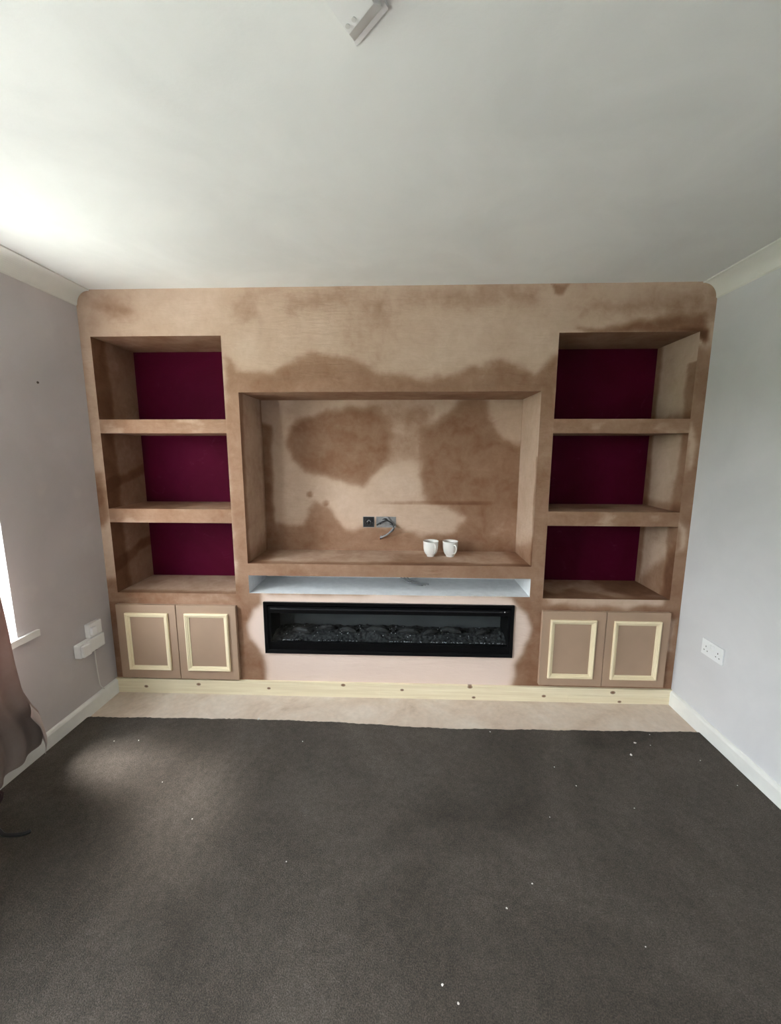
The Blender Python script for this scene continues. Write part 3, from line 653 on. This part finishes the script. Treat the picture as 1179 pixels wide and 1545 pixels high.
# ------------------------------------------------------------------ ceiling fitting
cf = thing('ceiling_fitting', 'white plastic square box fitting mounted on the ceiling', 'ceiling fitting', (1.71, -1.35, H))
def frus(bm, base, top, z0_, z1_):
    A = [bm.verts.new((x, y, z0_)) for x, y in base]; B = [bm.verts.new((x, y, z1_)) for x, y in top]
    for k in range(4): bm.faces.new((A[k], A[(k + 1) % 4], B[(k + 1) % 4], B[k]))
    bm.faces.new(A); bm.faces.new(B[::-1])
base = [(0.005, 0.081), (0.078, 0.008), (0.020, -0.110), (-0.060, -0.050)]
topp = [(-0.004, 0.022), (0.052, -0.034), (0.012, -0.105), (-0.050, -0.056)]
bm = bmesh.new(); frus(bm, base, base, 0.0, -0.006); obj('mounting_plate', bm, m_white, cf, bev=0.0015)
bm = bmesh.new(); frus(bm, [(x * .90 - 0.003, y * .90 - 0.004) for x, y in base], topp, -0.006, -0.035); obj('cover', bm, m_white, cf, bev=0.0015)
for (x, y) in ((-0.004, 0.004), (0.010, -0.008)):
    bm = bmesh.new(); bmesh.ops.create_cone(bm, cap_ends=True, segments=14, radius1=0.005, radius2=0.004, depth=0.002, matrix=Matrix.Translation((x, y, -0.036))); obj('screw', bm, m_cordw, cf)

# ------------------------------------------------------------------ carpet
back = [(0.017, -0.266), (0.272, -0.261), (0.55, -0.256), (0.772, -0.253), (1.0, -0.250), (1.117, -0.252), (1.3, -0.254), (1.497, -0.260), (1.65, -0.268), (1.797, -0.276), (1.95, -0.283), (2.09, -0.287), (2.382, -0.281), (2.6, -0.278), (2.889, -0.273), (3.2, -0.268), (3.442, -0.262)]
bm = bmesh.new(); xs = np.linspace(0.017, W - 0.0175, 240); bx_ = [p[0] for p in back]; by_ = [p[1] for p in back]
TT = 0.011; rowsb = []; 
ns = 12
top = []
for i, x in enumerate(xs):
    ye = float(np.interp(x, bx_, by_)) + random.uniform(-0.0025, 0.0025) + 0.002 * math.sin(x * 23)
    top.append([bm.verts.new((x, ye, 0.0005))] + [bm.verts.new((x, ye - 0.003, TT - 0.002))] + [bm.verts.new((x, ye - 0.01 - (D - 0.28 + ye + 0.26) * (j / ns) ** 1.0 * 0.99, TT)) for j in range(ns + 1)])
for A, B in zip(top, top[1:]):
    for j in range(len(A) - 1): bm.faces.new((A[j], A[j + 1], B[j + 1], B[j]))
tag(obj('carpet', bm, m_carpet), 'worn dark grey-brown fitted carpet covering the room floor', 'carpet')
# raised, nibbled carpet edge at the right skirting
cr_pts = [(1.004, -0.256), (3.045, -0.367), (3.116, -0.379), (2.977, -0.452), (2.562, -0.544), (2.621, -0.65), (3.30, -0.476), (3.36, -0.621), (2.821, -0.758), (2.288, -1.076), (2.178, -1.156), (0.956, -0.876), (1.397, -1.032), (1.945, -1.356), (1.985, -1.393), (2.443, -0.813), (2.58, -1.245), (2.303, -0.31), (0.434, -0.445), (0.308, -0.454), (3.16, -0.30), (0.72, -0.70), (1.30, -0.42)]
for k, (x, y) in enumerate(cr_pts):
    r_ = random.uniform(0.0022, 0.004) * (2.0 if k in (0, 1, 3) else 1)
    bm = bmesh.new(); bmesh.ops.create_icosphere(bm, subdivisions=1, radius=r_)
    for v in bm.verts: v.co *= random.uniform(0.6, 1.3); v.co.z *= 0.55
    o = obj('plaster_crumb', bm, m_crumb); o.location = (x, y, (TT if y < -0.26 else 0.011) + r_ * 0.3)
    tag(o, 'tiny white plaster crumb lying on the dark carpet', 'crumb', 'plaster crumbs on the carpet')
    if k == 0: o['label'] = 'white plaster crumb at the very back edge of the carpet'

# ------------------------------------------------------------------ curtain
cu = thing('window_curtain', 'pinkish beige curtain hanging at the left edge, hem swept clear of the carpet', 'curtain', (0, 0, 0))
ez = [0.13, 0.2, 0.30, 0.36, 0.45, 0.6, 0.8, 0.95, 1.2, 1.6, 2.3]; ey = [-0.635, -0.610, -0.625, -0.655, -0.690, -0.708, -0.722, -0.735, -0.85, -1.02, -1.08]
def curtain_mesh(y_near, off, zmin):
    bm = bmesh.new(); n, m_ = 90, 60; G = []
    for i in range(n + 1):
        u = i / n; col_ = []
        for j in range(m_ + 1):
            v = j / m_
            zb = zmin + 0.07 * (1 - u) ** 3 - 0.03 * u if zmin < 1 else 0
            z = zb + (2.22 - zb) * (v ** 1.3)
            yf = float(np.interp(z, ez, ey)); y = yf + (y_near - yf) * u
            x = 0.115 + off + 0.028 * math.sin(u * 30 + 0.7 * math.sin(z * 2)) * (0.35 + 0.65 * min(1, z)) + 0.012 * math.sin(u * 71 + z) + 0.05 * u * (1 - min(1, z / 0.7))
            if u < 0.12: x -= 0.025 * (1 - u / 0.12)
            col_.append(bm.verts.new((x, y, z)))
        G.append(col_)
    for A, B in zip(G, G[1:]):
        for j in range(m_): bm.faces.new((A[j], A[j + 1], B[j + 1], B[j]))
    return bm
fab = obj('fabric', curtain_mesh(-1.75, 0.0, 0.085), m_curtain, cu, smooth=True); sol = fab.modifiers.new('cloth', 'SOLIDIFY'); sol.thickness = 0.0015
# lining flap turned out at the far bottom corner
bm = bmesh.new(); G = []
for i in range(13):
    z = 0.165 + 0.215 * i / 12; yf = float(np.interp(z, ez, ey)) + 0.006
    G.append([bm.verts.new((0.085 + 0.10 * s_ + 0.01 * math.sin(s_ * 3), yf - 0.09 * s_, z - 0.02 * s_)) for s_ in [k / 6 for k in range(7)]])
for A, B in zip(G, G[1:]):
    for j in range(6): bm.faces.new((A[j], A[j + 1], B[j + 1], B[j]))
lin = obj('lining', bm, m_lining, cu, smooth=True); sol = lin.modifiers.new('cloth', 'SOLIDIFY'); sol.thickness = 0.0015
bm = bmesh.new(); tube(bm, [(0.09, -3.3, 2.24), (0.09, -0.66, 2.24)], 0.012, 12); rod = obj('curtain_rod', bm, m_white, cu)
# dark cloth bundle under the hem
bm = bmesh.new(); bmesh.ops.create_icosphere(bm, subdivisions=4, radius=1.0)
Vv = np.array([v.co[:] for v in bm.verts]); nn = fbm(Vv, 1.8, 4)
for v, q in zip(bm.verts, nn): 
    k = 1 + 0.22 * q; v.co = Vector((v.co.x * 0.045 * k, v.co.y * 0.13 * k, max(v.co.z * 0.036 * k, -0.024)))
o = obj('cloth_bundle', bm, m_maroonc, smooth=True); o.location = (0.068, -0.93, TT + 0.024)
tag(o, 'dark maroon crumpled cloth on the carpet under the curtain hem', 'cloth')
bm = bmesh.new(); tube(bm, spline([(0.10, -1.02, 0.017), (0.18, -0.955, 0.018), (0.25, -0.975, 0.017), (0.315, -0.970, 0.016), (0.34, -0.955, 0.0155)], 8), 0.0075, 7)
tag(obj('black_lead', bm, m_cableb, smooth=True), 'short black lead lying on the carpet near the curtain', 'cable')

# ------------------------------------------------------------------ outside
struct(obj('ground', boxes((-7.0, -0.30, -14, 12, -0.35, -0.2)), m_bounce_paving), 'pale stone paving outside the left window', 'paving')  # added out of view to bounce daylight up onto the ceiling
P = []; F = []; nh, nz = 260, 40
for i in range(nh + 1):
    for j in range(nz + 1):
        P.append((-7.0, -14 + 26 * i / nh, -0.35 + 2.75 * j / nz))
P = np.array(P); P[:, 0] += 0.30 * fbm(P, 1.2, 4) + 0.25 * (P[:, 2] / 2.4) ** 4 * -1; P[:, 2] += 0.25 * fbm(P + 9, 0.9, 4) * (P[:, 2] > 1.8)
me = bpy.data.meshes.new('hedge'); me.from_pydata(P.tolist(), [], [(i * (nz + 1) + j, (i + 1) * (nz + 1) + j, (i + 1) * (nz + 1) + j + 1, i * (nz + 1) + j + 1) for i in range(nh) for j in range(nz)])
o = link('hedge', me, simple('hedge_leaves', (0.06, 0.10, 0.035), 0.9, var=0.5, vs=9)); sol = o.modifiers.new('thick', 'SOLIDIFY'); sol.thickness = 0.8; sol.offset = -1 
tag(o, 'clipped green hedge across the paving, outside the left window', 'hedge', kind='stuff')  # added out of view, darkens upper right wall and far ceiling
